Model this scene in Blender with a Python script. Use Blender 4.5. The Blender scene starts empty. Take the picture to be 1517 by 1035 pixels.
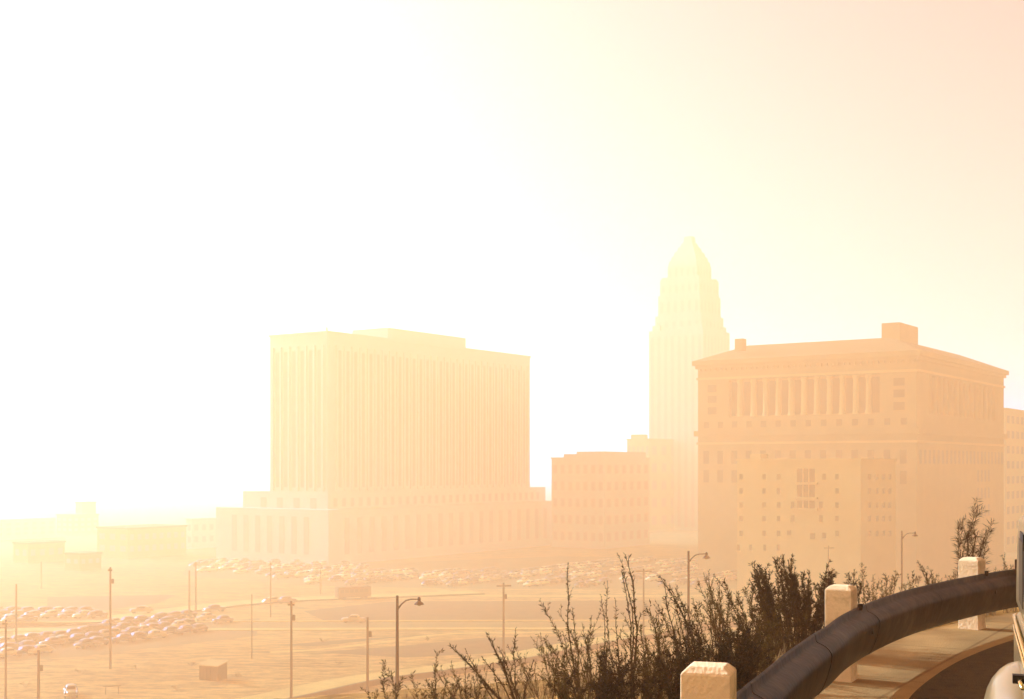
import bpy, bmesh, math, random
import numpy as np
from mathutils import Vector, Matrix
R = math.radians
random.seed(11)
S = bpy.context.scene
COL = S.collection
F, CX, HY, CH = 1930.0, 758.5, 690.0, 30.0      # focal length and horizon in photo pixels, eye height
GZ = CH - 1.98                                   # height of the hilltop pavement

# ------------------------------------------------------------------ helpers
def at(px, py, z=0.0):
    """point on the level z that the photo shows at (px, py)"""
    d = (CH - z) * F / (py - HY)
    return Vector(((px - CX) / F * d, d, z))

def ray(px, d, z=0.0):
    return Vector(((px - CX) / F * d, d, z))

def zat(py, d):
    return CH - (py - HY) * d / F

def tag(o, label=None, cat=None, group=None, kind=None):
    if label: o['label'] = label
    if cat: o['category'] = cat
    if group: o['group'] = group
    if kind: o['kind'] = kind
    return o

def empty(name, loc, rz=0.0):
    o = bpy.data.objects.new(name, None); COL.objects.link(o)
    o.location = loc; o.rotation_euler = (0, 0, rz); o.empty_display_size = 0.3
    return o

def link(name, me, parent=None):
    o = bpy.data.objects.new(name, me); COL.objects.link(o)
    if parent: o.parent = parent
    return o

class MB:
    """collects shapes, then links them as one mesh"""
    def __init__(self): self.v = []; self.f = []; self.m = []
    def add(self, vs, fs, mi=0):
        b = len(self.v); self.v += [tuple(p) for p in vs]
        self.f += [tuple(b + i for i in f) for f in fs]; self.m += [mi] * len(fs); return self
    def box(self, x0, x1, y0, y1, z0, z1, mi=0, M=None):
        vs = [Vector(p) for p in ((x0,y0,z0),(x1,y0,z0),(x1,y1,z0),(x0,y1,z0),(x0,y0,z1),(x1,y0,z1),(x1,y1,z1),(x0,y1,z1))]
        if M is not None: vs = [M @ p for p in vs]
        return self.add(vs, [(0,3,2,1),(4,5,6,7),(0,1,5,4),(1,2,6,5),(2,3,7,6),(3,0,4,7)], mi)
    def tube(self, pts, rads, n=6, mi=0, caps=True):
        pts = [Vector(p) for p in pts]
        if not hasattr(rads, '__len__'): rads = [rads] * len(pts)
        vs = []; fs = []
        for i, p in enumerate(pts):
            t = (pts[min(i+1, len(pts)-1)] - pts[max(i-1, 0)]).normalized()
            a = t.orthogonal() if abs(t.z) > .9 else t.cross(Vector((0,0,1)))
            if abs(t.z) > .9: a = Vector((0,1,0)).cross(t)
            a.normalize(); b = t.cross(a)
            for k in range(n):
                q = 2*math.pi*k/n
                vs.append(p + (a*math.cos(q) + b*math.sin(q)) * rads[i])
        for i in range(len(pts)-1):
            for k in range(n):
                k2 = (k+1) % n
                fs.append((i*n+k, i*n+k2, (i+1)*n+k2, (i+1)*n+k))
        if caps:
            fs.append(tuple(reversed(range(n)))); fs.append(tuple((len(pts)-1)*n+k for k in range(n)))
        return self.add(vs, fs, mi)
    def lathe(self, prof, n=12, c=(0,0,0), mi=0):
        vs = []; fs = []
        for r, z in prof:
            for k in range(n):
                q = 2*math.pi*k/n; vs.append((c[0]+r*math.cos(q), c[1]+r*math.sin(q), c[2]+z))
        for i in range(len(prof)-1):
            for k in range(n):
                k2 = (k+1) % n; fs.append((i*n+k, i*n+k2, (i+1)*n+k2, (i+1)*n+k))
        fs.append(tuple(reversed(range(n)))); fs.append(tuple((len(prof)-1)*n+k for k in range(n)))
        return self.add(vs, fs, mi)
    def loft(self, rings, mi=0):
        n = len(rings[0]); vs = [p for r in rings for p in r]; fs = []
        for i in range(len(rings)-1):
            for k in range(n):
                k2 = (k+1) % n; fs.append((i*n+k, i*n+k2, (i+1)*n+k2, (i+1)*n+k))
        fs.append(tuple(reversed(range(n)))); fs.append(tuple((len(rings)-1)*n+k for k in range(n)))
        return self.add(vs, fs, mi)
    def ellipsoid(self, c, r, n=14, m=8, mi=0):
        rings = []
        for i in range(1, m):
            q = math.pi*i/m
            rings.append([(c[0]+r[0]*math.sin(q)*math.cos(2*math.pi*k/n), c[1]+r[1]*math.sin(q)*math.sin(2*math.pi*k/n), c[2]-r[2]*math.cos(q)) for k in range(n)])
        return self.loft(rings, mi)
    def mesh(self, name, mats, smooth=False):
        me = bpy.data.meshes.new(name); me.from_pydata(self.v, [], self.f); 
        for m in (mats if isinstance(mats, (list, tuple)) else [mats]): me.materials.append(m)
        if any(self.m): me.polygons.foreach_set('material_index', self.m)
        if smooth:
            me.polygons.foreach_set('use_smooth', [True]*len(me.polygons))
        me.update()
        bm = bmesh.new(); bm.from_mesh(me); bmesh.ops.recalc_face_normals(bm, faces=bm.faces); bm.to_mesh(me); bm.free()
        return me
    def build(self, name, mats, parent=None, smooth=False, angle=None):
        me = self.mesh(name, mats, smooth or angle is not None)
        if angle is not None: me.set_sharp_from_angle(angle=R(angle))
        return link(name, me, parent)

def rbox_mesh(name, x0, x1, y0, y1, z0, z1, bev, mat, seg=4, taper=None):
    bm = bmesh.new(); bmesh.ops.create_cube(bm, size=1.0)
    for v in bm.verts:
        v.co = Vector(((x0+x1)/2 + v.co.x*(x1-x0), (y0+y1)/2 + v.co.y*(y1-y0), (z0+z1)/2 + v.co.z*(z1-z0)))
        if taper and v.co.z > (z0+z1)/2:
            v.co.x *= taper[0]
            v.co.y = (y0+y1)/2 + (v.co.y-(y0+y1)/2)*taper[1]
    if bev: bmesh.ops.bevel(bm, geom=bm.edges[:], offset=bev, segments=seg, profile=.5, affect='EDGES')
    bmesh.ops.recalc_face_normals(bm, faces=bm.faces)
    me = bpy.data.meshes.new(name); bm.to_mesh(me); bm.free(); me.materials.append(mat)
    me.polygons.foreach_set('use_smooth', [True]*len(me.polygons)); me.set_sharp_from_angle(angle=R(35))
    return me

# ------------------------------------------------------------------ materials
SG, SB = .84, .35
GROUNDS = ('pale_concrete_road', 'worn_asphalt', 'oiled_dirt_lot', 'dark_grass')
def sepia(c): return (c[0], c[1]*SG, c[2]*SB)      # the whole place is brown and tan
def nmat(name, c1, c2=None, scale=1.0, rough=.85, bump=0.0, bscale=None, metal=0.0, coords='Object', stretch=(1,1,1), detail=6, contrast=(.3,.7), spec=.06, transl=0.0, coat=0.0):
    m = bpy.data.materials.new(name); m.use_nodes = True; nt = m.node_tree; N = nt.nodes; L = nt.links
    b = N['Principled BSDF']; b.inputs['Roughness'].default_value = rough; b.inputs['Metallic'].default_value = metal
    b.inputs['Specular IOR Level'].default_value = spec; b.inputs['Coat Weight'].default_value = coat
    tc = N.new('ShaderNodeTexCoord'); mp = N.new('ShaderNodeMapping'); mp.inputs['Scale'].default_value = stretch
    L.new(tc.outputs[coords], mp.inputs['Vector'])
    if c2 is None: c2 = tuple(x*.75 for x in c1)
    c1, c2 = sepia(c1), sepia(c2)
    if name in GROUNDS: c1, c2 = (c1[0], c1[1]*.95, c1[2]*.6), (c2[0], c2[1]*.95, c2[2]*.6)      # bare earth is browner than stone
    n = N.new('ShaderNodeTexNoise'); n.inputs['Scale'].default_value = scale; n.inputs['Detail'].default_value = detail; n.inputs['Roughness'].default_value = .65
    L.new(mp.outputs[0], n.inputs['Vector'])
    r = N.new('ShaderNodeValToRGB'); e = r.color_ramp.elements
    e[0].position, e[1].position = contrast; e[0].color = (*c2, 1); e[1].color = (*c1, 1)
    L.new(n.outputs['Fac'], r.inputs['Fac']); L.new(r.outputs['Color'], b.inputs['Base Color'])
    if bump:
        n2 = N.new('ShaderNodeTexNoise'); n2.inputs['Scale'].default_value = bscale or scale*6; n2.inputs['Detail'].default_value = 5
        L.new(mp.outputs[0], n2.inputs['Vector'])
        bp = N.new('ShaderNodeBump'); bp.inputs['Strength'].default_value = bump; bp.inputs['Distance'].default_value = .02
        L.new(n2.outputs['Fac'], bp.inputs['Height']); L.new(bp.outputs['Normal'], b.inputs['Normal'])
    if transl:
        t = N.new('ShaderNodeBsdfTranslucent'); L.new(r.outputs['Color'], t.inputs['Color'])
        mx = N.new('ShaderNodeMixShader'); mx.inputs[0].default_value = transl
        L.new(b.outputs[0], mx.inputs[1]); L.new(t.outputs[0], mx.inputs[2]); L.new(mx.outputs[0], N['Material Output'].inputs['Surface'])
    return m

M = {}
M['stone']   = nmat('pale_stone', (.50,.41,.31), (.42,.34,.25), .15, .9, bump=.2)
M['palestone'] = nmat('haze_paled_stone', (.54,.48,.85), (.46,.41,.74), .15, .9)  # far stone lightened, so part of the haze is in its colour
M['stone2']  = nmat('grey_stone', (.27,.21,.15), (.20,.155,.11), .2, .9, bump=.2)
M['stone3']  = nmat('light_plaster', (.47,.36,.27), (.40,.305,.225), .12, .9)
M['roof']    = nmat('roof_tar', (.16,.12,.08), (.12,.09,.06), .4, .9)
M['midglass']= nmat('mid_brown_window', (.10,.075,.05), (.06,.045,.03), .3, .6)  # panes a step lighter than the dark windows
M['towerglass']= nmat('hazy_window', (.42,.37,.64), (.34,.30,.52), .3, .6)  # panes close to the wall colour: haze fade painted in
M['farglass']= nmat('haze_faded_window', (.33,.27,.48), (.25,.21,.36), .3, .6)  # far panes lightened to paint in the fading by haze
M['glass']   = nmat('dark_window', (.045,.033,.022), (.025,.018,.012), .3, .5, spec=.1)
M['concrete']= nmat('concrete_pavement', (.44,.315,.22), (.22,.15,.10), 1.1, .9, bump=.5, bscale=60, contrast=(.25,.72))
M['paleroad']= nmat('pale_concrete_road', (.44,.35,.25), (.30,.23,.16), .25, .9)
M['asphalt'] = nmat('worn_asphalt', (.20,.15,.10), (.13,.097,.065), .2, .9)
M['shadow_blacktop']= nmat('shadow_blacktop', (.065,.05,.034), (.03,.023,.015), 9, .95, bump=.8, bscale=70, contrast=(.3,.6))  # road surface, its dark tone also carries the rail's cast shadow
M['lot']     = nmat('oiled_dirt_lot', (.17,.12,.074), (.11,.078,.047), .12, .95)
M['post']    = nmat('whitewashed_concrete', (.86,.77,.90), (.52,.44,.46), 5.5, .85, bump=.5, bscale=45, contrast=(.28,.5))
M['wood']    = nmat('weathered_wood', (.09,.064,.04), (.045,.031,.02), 2, .9, stretch=(1,1,.15))
M['lampmetal']=nmat('dark_pole_paint', (.04,.03,.02), (.022,.016,.01), 2, .6)
M['shed']    = nmat('brown_boards', (.16,.105,.065), (.08,.05,.03), 3, .9, stretch=(3,3,.2))
M['shedroof']= nmat('pale_roofing', (.42,.31,.2), (.3,.22,.14), 1, .9)
M['tyre']    = nmat('tyre_rubber', (.02,.016,.012), (.012,.01,.008), 6, .8)
M['chrome']  = nmat('chrome_trim', (.75,.66,.55), (.65,.56,.46), 8, .18, metal=1.0)
M['rubber']  = nmat('black_rubber', (.012,.009,.006), (.006,.005,.004), 8, .6, spec=.2)
M['creampaint'] = nmat('tan_paint', (.22,.175,.13), (.18,.14,.105), 2.0, .3, coat=.5, spec=.4)
M['twig']    = nmat('woody_stem', (.085,.055,.03), (.04,.026,.014), 30, .9)
M['leaf_dark'] = nmat('dark_leaf', (.055,.04,.015), (.006,.0045,.002), 14, .5, transl=.12, contrast=(.35,.62), spec=.02)
M['leaf_mid']  = nmat('olive_leaf', (.11,.08,.03), (.016,.011,.005), 14, .5, transl=.3, contrast=(.35,.65), spec=.02)
M['leaf_dry']  = nmat('dry_leaf', (.19,.138,.078), (.05,.034,.017), 12, .7, transl=.3, contrast=(.35,.65), spec=.02)
M['straw']     = nmat('dry_straw', (.36,.28,.24), (.17,.125,.10), 2, .8, transl=.3)

def rail_material():
    m = nmat('black_rail_paint', (.060,.047,.045), (.004,.0035,.003), 4.0, .4, bump=.16, bscale=14, contrast=(.46,.78), spec=.035)
    return m
M['rail'] = rail_material()

def car_paint():
    m = bpy.data.materials.new('car_paint'); m.use_nodes = True; nt = m.node_tree
    b = nt.nodes['Principled BSDF']; oi = nt.nodes.new('ShaderNodeObjectInfo')
    nt.links.new(oi.outputs['Color'], b.inputs['Base Color']); b.inputs['Roughness'].default_value = .3; b.inputs['Specular IOR Level'].default_value = .3; b.inputs['Coat Weight'].default_value = .12; b.inputs['Coat Roughness'].default_value = .12
    return m
M['paint'] = car_paint()

def earth(c): return (min(.7, c[0]*1.3), c[1]*.96, c[2]*.34)
def terrain_material():
    m = bpy.data.materials.new('dry_grass_ground'); m.use_nodes = True; nt = m.node_tree; N = nt.nodes; L = nt.links
    b = N['Principled BSDF']; b.inputs['Roughness'].default_value = .95; b.inputs['Specular IOR Level'].default_value = .02
    g = N.new('ShaderNodeNewGeometry')
    def noise(scale, stretch, det=6, rot=0):
        mp = N.new('ShaderNodeMapping'); mp.inputs['Scale'].default_value = stretch; mp.inputs['Rotation'].default_value = (0,0,rot)
        n = N.new('ShaderNodeTexNoise'); n.inputs['Scale'].default_value = scale; n.inputs['Detail'].default_value = det; n.inputs['Roughness'].default_value = .62
        L.new(g.outputs['Position'], mp.inputs['Vector']); L.new(mp.outputs[0], n.inputs['Vector']); return n.outputs['Fac']
    def ramp(f, a, c0, bb, c1):
        r = N.new('ShaderNodeValToRGB'); e = r.color_ramp.elements; e[0].position = a; e[1].position = bb
        e[0].color = (*(c0 if c0[0]==c0[2] else earth(c0)),1); e[1].color = (*(c1 if c1[0]==c1[2] else earth(c1)),1); L.new(f, r.inputs['Fac']); return r.outputs['Color']
    def mix(fac, a, c, t='MIX'):
        x = N.new('ShaderNodeMix'); x.data_type = 'RGBA'; x.blend_type = t
        if isinstance(fac, float): x.inputs[0].default_value = fac
        else: L.new(fac, x.inputs[0])
        L.new(a, x.inputs[6]); L.new(c, x.inputs[7]); return x.outputs[2]
    c1 = ramp(noise(.022, (1,1,1)), .42, (.11,.077,.046), .60, (.36,.27,.17))
    c2 = ramp(noise(.16, (.35,1.6,1), 7, R(8)), .38, (.05,.034,.019), .62, (.48,.36,.235))
    c3 = ramp(noise(1.7, (1,1,1), 6), .3, (.45,.45,.45), .7, (1,1,1))
    c4 = ramp(noise(.5, (.6,1.3,1), 8, R(-20)), .40, (.06,.042,.022), .60, (.42,.31,.195))
    c = mix(.5, c1, c2); c = mix(.5, c, c4); c = mix(.75, c, c3, 'MULTIPLY')
    L.new(c, b.inputs['Base Color'])
    bp = N.new('ShaderNodeBump'); bp.inputs['Strength'].default_value = .6; bp.inputs['Distance'].default_value = .15
    L.new(noise(2.5, (1,1,1), 6), bp.inputs['Height']); L.new(bp.outputs[0], b.inputs['Normal'])
    return m
M['terrain'] = terrain_material()

# ------------------------------------------------------------------ camera, light, sky, haze
cam = bpy.data.cameras.new('camera'); co = bpy.data.objects.new('camera', cam); COL.objects.link(co); S.camera = co
co.location = (0, 0, CH); co.rotation_euler = (R(90), 0, 0)
cam.sensor_width = 36; cam.lens = 36*F/1517; cam.shift_y = (HY-517.5)/1517; cam.clip_start = .1; cam.clip_end = 9000

SUN_AZ, SUN_EL = -58.0, 25.0        # azimuth from the viewing direction (negative: left), elevation
ds = Vector((math.sin(R(SUN_AZ))*math.cos(R(SUN_EL)), math.cos(R(SUN_AZ))*math.cos(R(SUN_EL)), math.sin(R(SUN_EL))))
sl = bpy.data.lights.new('sun', 'SUN'); sl.energy = 5.0; sl.angle = R(.5); sl.color = (1, .765, .88)
so = bpy.data.objects.new('sun', sl); COL.objects.link(so); so.rotation_euler = (-ds).to_track_quat('-Z', 'Y').to_euler(); so.location = (0, 0, 400)

W = bpy.data.worlds.new('World'); S.world = W; W.use_nodes = True; nt = W.node_tree
bg = nt.nodes['Background']; sky = nt.nodes.new('ShaderNodeTexSky'); sky.sky_type = 'NISHITA'; sky.sun_disc = False
sky.sun_elevation = R(SUN_EL); sky.sun_rotation = R(SUN_AZ); sky.dust_density = 6; sky.air_density = 1.0; sky.ozone_density = 0.5
bw = nt.nodes.new('ShaderNodeRGBToBW'); tint = nt.nodes.new('ShaderNodeMix'); tint.data_type = 'RGBA'; tint.blend_type = 'MULTIPLY'; tint.inputs[0].default_value = 1
tint.inputs[7].default_value = (1.1, .855, 1.0, 1)      # a brown, smoggy sky instead of a blue one
nt.links.new(sky.outputs[0], bw.inputs[0]); nt.links.new(bw.outputs[0], tint.inputs[6]); nt.links.new(tint.outputs[2], bg.inputs['Color'])
bg.inputs['Strength'].default_value = .075

HAZE_D, HAZE_C, HAZE_A, HAZE_G = .0037, (1.0, .49, .182), (1, 1, 1), .42
hz = bpy.data.materials.new('haze_air'); hz.use_nodes = True; nt = hz.node_tree; nt.nodes.clear()
out = nt.nodes.new('ShaderNodeOutputMaterial'); pv = nt.nodes.new('ShaderNodeVolumePrincipled')
pv.inputs['Color'].default_value = (*HAZE_C, 1); pv.inputs['Density'].default_value = HAZE_D
pv.inputs['Absorption Color'].default_value = (*HAZE_A, 1)
pv.inputs['Anisotropy'].default_value = HAZE_G
nt.links.new(pv.outputs[0], out.inputs['Volume'])
tag(MB().box(-3200, 3200, -3200, 3200, -1, 142).build('haze', hz), kind='stuff')

S.render.engine = 'CYCLES'
S.cycles.use_denoising = True; S.cycles.volume_bounces = 2; S.cycles.max_bounces = 8
S.view_settings.view_transform = 'Standard'; S.view_settings.look = 'None'; S.view_settings.gamma = 1
S.view_settings.exposure = 1.18

# ------------------------------------------------------------------ the curved guard rail's line and the hill under it
RAILPTS = [(5,-46),(2.2,-20),(.6,-8),(.2,-2),(.2,1),(.33,3),(.6,4.9),(.9,6.1),(1.29,7.37),(1.49,7.9),(2.06,9.36),(2.55,10.5),(3.12,11.8),(4.08,13.5),(5.2,15.05),(6.27,16.3),(7.7,17.6),(9.3,18.7),(11.2,19.5),(15,20.3),(30,20.5),(90,8)]
def catmull(P, n=10):
    P = [Vector((*p, 0)) for p in P]; o = []
    for i in range(1, len(P)-2):
        a, b, c, d = P[i-1:i+3]
        for k in range(n):
            t = k/n
            o.append(.5*((2*b) + (c-a)*t + (2*a-5*b+4*c-d)*t*t + (3*b-a-3*c+d)*t**3))
    o.append(P[-2]); return o
RL = catmull(RAILPTS)
_A = np.array([(p.x, p.y) for p in RL]); _B = _A[1:] - _A[:-1]; _L2 = (_B**2).sum(1)
def sdist(x, y):
    """distance to the rail line, positive on the outer (left, downhill) side"""
    p = np.array((x, y)); q = p - _A[:-1]
    t = np.clip((q*_B).sum(1)/_L2, 0, 1); e = q - _B*t[:, None]; d2 = (e**2).sum(1); i = int(d2.argmin())
    return math.copysign(math.sqrt(d2[i]), _B[i,0]*q[i,1] - _B[i,1]*q[i,0])
def hillz(s):
    if s < 1.1: return GZ
    if s < 8: return GZ - .29*(s-1.1)
    return max(0.0, GZ - 2.0 - .181*(s-8))
def wob(x, y, s):
    a = min(1, max(0, (s-1.6)/4))
    return a*(.10*math.sin(x*.9+1.3)*math.sin(y*.8) + .05*math.sin(x*2.3+y*1.9)) if s < 60 else a*.10*math.sin(x*.21)*math.sin(y*.17)
def gz(x, y):
    s = sdist(x, y); z = hillz(s)
    return z + (wob(x, y, s) if 0 < z < GZ else 0)

def make_terrain():
    rs = [0]; r = .6
    while r < 3050: rs.append(r); r *= 1.045 if r < 40 else (1.03 if r < 500 else 1.12)
    na = 300; vs = [(0,0,gz(0,0))]; fs = []
    # finer steps straight ahead
    an = [R(-60 + 120*k/200) for k in range(200)] + [R(60 + 240*k/100) for k in range(100)]
    for r in rs[1:]:
        for a in an:
            x, y = r*math.sin(a), r*math.cos(a); vs.append((x, y, gz(x, y)))
    for k in range(na): fs.append((0, 1+(k+1) % na, 1+k))
    for i in range(len(rs)-2):
        for k in range(na):
            k2 = (k+1) % na; b = 1+i*na; fs.append((b+k, b+k2, b+na+k2, b+na+k))
    o = MB().add(vs, fs).build('ground', M['terrain'], smooth=True); tag(o, kind='structure')
make_terrain()

def strip(name, pts, w0, w1, z, mat, thick=.0, kind='structure', n=None):
    """sheet that follows a line; w0..w1 is its extent to the left of the line"""
    pts = [Vector(p) for p in pts]; rows = []
    for i, p in enumerate(pts):
        t = (pts[min(i+1, len(pts)-1)] - pts[max(i-1, 0)]); t.z = 0; t.normalize(); nrm = Vector((-t.y, t.x, 0))
        rows.append((p + nrm*w0, p + nrm*w1))
    mb = MB()
    if thick:
        rings = []
        for a, b in rows:
            rings.append([(a.x,a.y,z),(b.x,b.y,z),(b.x,b.y,z+thick),(a.x,a.y,z+thick)])
        mb.loft(rings)
    else:
        vs = []
        for a, b in rows: vs += [(a.x,a.y,z),(b.x,b.y,z)]
        mb.add(vs, [(2*i, 2*i+2, 2*i+3, 2*i+1) for i in range(len(rows)-1)])
    o = mb.build(name, mat)
    if kind: o['kind'] = kind
    return o

# hilltop pavement inside the rail, with sawn joints
jt = M['concrete']; nt = jt.node_tree; N = nt.nodes; L = nt.links
g = N.new('ShaderNodeNewGeometry'); mpj = N.new('ShaderNodeMapping'); mpj.inputs['Rotation'].default_value = (0,0,R(31))
brk = N.new('ShaderNodeTexBrick'); brk.offset = 0; brk.inputs['Scale'].default_value = .33; brk.inputs['Mortar Size'].default_value = .006; brk.inputs['Brick Width'].default_value = 1; brk.inputs['Row Height'].default_value = .8
brk.inputs['Color1'].default_value = (1,1,1,1); brk.inputs['Color2'].default_value = (.9,.9,.9,1); brk.inputs['Mortar'].default_value = (.68,.65,.62,1)
L.new(g.outputs['Position'], mpj.inputs['Vector']); L.new(mpj.outputs[0], brk.inputs['Vector'])
mxj = N.new('ShaderNodeMix'); mxj.data_type = 'RGBA'; mxj.blend_type = 'MULTIPLY'; mxj.inputs[0].default_value = 1
b = N['Principled BSDF']; src = b.inputs['Base Color'].links[0].from_socket
L.new(src, mxj.inputs[6]); L.new(brk.outputs['Color'], mxj.inputs[7]); L.new(mxj.outputs[2], b.inputs['Base Color'])
seg = [p for p in RL if -30 < p.y < 30 and p.x < 26]
strip('pavement', seg, .55, -.54, GZ+.004, M['concrete'])
strip('road', seg, -.54, -9.0, GZ+.004, M['shadow_blacktop'])  # dark from the shadow's edge on, standing in for the rail's shadow

# ------------------------------------------------------------------ guard rail on concrete posts
def tangent_at(p):
    d = [(q-p).length for q in RL]; i = d.index(min(d)); t = RL[min(i+1,len(RL)-1)] - RL[max(i-1,0)]; t.normalize(); return i, t

prof = [(-.040,.640),(-.038,.676),(-.030,.682),(-.018,.679),(-.010,.668),(-.006,.634),(.004,.622),(.030,.612),(.062,.596),(.090,.574),(.108,.550),(.114,.526),(.112,.50),(.101,.45),(.080,.38),(.058,.325),(.034,.278),(.006,.244),(-.024,.230),(-.032,.240),(.012,.290),(.044,.34),(.074,.41),(.094,.50),(.082,.545),(.050,.582),(.0,.604),(-.026,.622)]
prof = [(a, .680-(.680-z)*1.07) for a, z in prof]
rr = [p for p in RL if -1.2 < p.y and p.x < 12.5]
fine = []
for i in range(len(rr)-1): fine += [rr[i], rr[i].lerp(rr[i+1], .5)]
fine.append(rr[-1])
rings = []
for i, p in enumerate(fine):
    t = fine[min(i+1,len(fine)-1)] - fine[max(i-1,0)]; t.normalize(); nr = Vector((t.y, -t.x, 0))
    w = .0025*math.sin(i*.37)
    rings.append([p + nr*(a + w*(.4+z)) + Vector((0,0,GZ+z)) for a, z in prof])
rail = MB().loft(rings).build('guard_rail', M['rail'], angle=50)
tag(rail, 'curved black steel guard rail bolted along the white posts', 'guard rail')
POSTS = [(1050, 6.45, 1.0, 'stubby whitewashed concrete post cut off by the bottom edge, nearest of the three rail posts'),
         (1246, 12.05, .88, 'whitewashed concrete post in the middle of the curved rail, before the dark bushes'),
         (1440, 15.85, .87, 'whitewashed concrete post under the feathery plant, farthest along the black rail')]
for px, d, h, lab in POSTS:
    p = ray(px, d); i, t = tangent_at(p); az = math.atan2(t.x, t.y)
    hw = .122; c = .030
    bm = MB()
    def sq(r, z): return [(-r,-r,z),(r,-r,z),(r,r,z),(-r,r,z)]
    bm.loft([sq(hw+.004,-.25), sq(hw+.004,.0), sq(hw,.06), sq(hw,h-c-.012), sq(hw-.006,h-c), sq(hw-.038,h-.002)])
    o = bm.build('rail_post', M['post']); o.location = (p.x, p.y, GZ); o.rotation_euler = (0,0,-az)
    bv = o.modifiers.new('bevel', 'BEVEL'); bv.width = .006; bv.segments = 2; bv.limit_method = 'ANGLE'
    tag(o, lab, 'post', 'whitewashed posts of the guard rail')
    # bolt that holds the rail to this post
    nr = Vector((t.y, -t.x, 0)); q = RL[i]
    k = MB(); k.tube([q + nr*.075 + Vector((0,0,GZ+.47)), q + nr*.115 + Vector((0,0,GZ+.47))], [.036,.028], 8); k.build('bolt', M['rail'], rail, smooth=True)
    k = MB(); k.tube([q + nr*.0 + Vector((0,0,GZ+.655)), q + Vector((0,0,GZ+.715))], [.02,.024], 8); k.build('bolt', M['rail'], rail, smooth=True)
for cx, cy in ((1.46,7.8),(2.35,10.1),(3.35,12.3),(4.62,14.3),(5.75,15.7)):
    i0 = min(range(len(fine)), key=lambda k: (fine[k]-Vector((cx,cy,0))).length)
    rg_ = []
    for i in (i0-1, i0, i0+1):
        p = fine[i]; t = fine[i+1]-fine[i-1]; t.normalize(); nr = Vector((t.y,-t.x,0))
        rg_.append([p + nr*(a*1.0+(.003 if a > .0 else 0)) + Vector((0,0,GZ+z+.001)) for a, z in prof[3:18]] + [p + nr*(a-.004) + Vector((0,0,GZ+z)) for a, z in reversed(prof[3:18])])
    MB().loft(rg_).build('splice_plate', M['rail'], rail, angle=50)
# splice bracket where the rail passes behind the car
p = min(RL, key=lambda q: (q-Vector((6.35,16.38,0))).length); i, t = tangent_at(p); nr = Vector((t.y,-t.x,0))
MM = Matrix.Translation(p + Vector((0,0,GZ))) @ Matrix.Rotation(-math.atan2(t.x,t.y), 4, 'Z')
MB().box(-.05,.10,-.02,.30,.30,.80, M=MM).build('splice_bracket', M['rubber'], rail)

# ------------------------------------------------------------------ parked van at the right edge (tail away from us, its flank seen at a grazing angle)
def near_car():
    ro = empty('parked_car', (3.950, 7.90, GZ+.004), R(180-19.2))
    tag(ro, 'tan wagon with rounded fender and dark side window cut off by the right edge', 'car')
    P = M['creampaint']
    body = link('body', rbox_mesh('body', -.85,.85, 0,4.5, .36,1.10, .10, P, 6), ro)
    link('cabin', rbox_mesh('cabin', -.840,.840, .02,3.0, 1.06,1.70, .10, P, 7, taper=(.985,.99)), ro)
    link('hood', rbox_mesh('hood', -.5,.5, 2.9,4.46, 1.02,1.22, .09, P, 5), ro)
    for sx in (-1, 1):
        MB().ellipsoid((sx*.83, .98, .58), (.215,.62,.30), 24, 14).build('fender', P, ro, smooth=True)
        MB().ellipsoid((sx*.80, 3.75, .60), (.22,.68,.36), 24, 14).build('fender', P, ro, smooth=True)
        # side window: rubber surround with the pane set in it
        x = .833
        for y0, y1 in ((.58,1.2),(1.28,1.96),(2.04,2.8)):
            fr = link('window', rbox_mesh('window', min(sx*x,sx*(x+.006))-.012, max(sx*x,sx*(x+.004)), y0,y1, 1.15,1.60, .0, M['rubber']), ro)
            bm = bmesh.new(); bm.from_mesh(fr.data)
            bmesh.ops.bevel(bm, geom=[e for e in bm.edges if abs((e.verts[0].co-e.verts[1].co).normalized().x) > .9], offset=.09, segments=5, affect='EDGES'); bm.to_mesh(fr.data); bm.free()
            link('pane', rbox_mesh('pane', min(sx*(x+.002),sx*(x+.007)), max(sx*(x+.002),sx*(x+.007)), y0+.05,y1-.05, 1.195,1.555, .0, M['glass']), fr)
        # two bright mouldings along the belt
        for z, w in ((1.045,.012),(.985,.010)):
            k = MB(); k.tube([(sx*.80,.012,z),(sx*.838,.045,z),(sx*.853,.12,z),(sx*.855,4.3,z)], w, 8); k.build('moulding', M['chrome'], ro, smooth=True)
        k = MB(); k.box(min(sx*.84,sx*.905), max(sx*.84,sx*.905), 1.56,1.62, .862,.905); mo = k.build('door_handle', M['rubber'], ro)
        k = MB(); k.tube([(sx*.872,1.62,.884),(sx*.874,1.70,.884),(sx*.868,1.9,.884)], .010, 10); k.build('grip', M['chrome'], mo, smooth=True)
    for y in (.95, 3.75):
        for sx in (-1, 1):
            k = MB(); k.tube([(sx*.66,y,.345),(sx*.86,y,.345)], [.345,.345], 24); w = k.build('wheel', M['tyre'], ro, angle=40)
            k = MB(); k.tube([(sx*.86,y,.345),(sx*.885,y,.345)], [.2,.14], 20); k.build('hubcap', M['chrome'], w, angle=40)
    for y in (-.09, 4.55):
        k = MB(); k.tube([(-.9,y+.08*(1 if y<0 else -1),.5),(-.7,y,.5),(0,y-.03*(1 if y<0 else -1),.5),(.7,y,.5),(.9,y+.08*(1 if y<0 else -1),.5)], .06, 10); k.build('bumper', M['chrome'], ro, smooth=True)
    for sx in (-1,1): MB().ellipsoid((sx*.62,4.42,.86),(.11,.09,.11),14,8).build('headlight', M['chrome'], ro, smooth=True)
    return ro
near_car()

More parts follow.
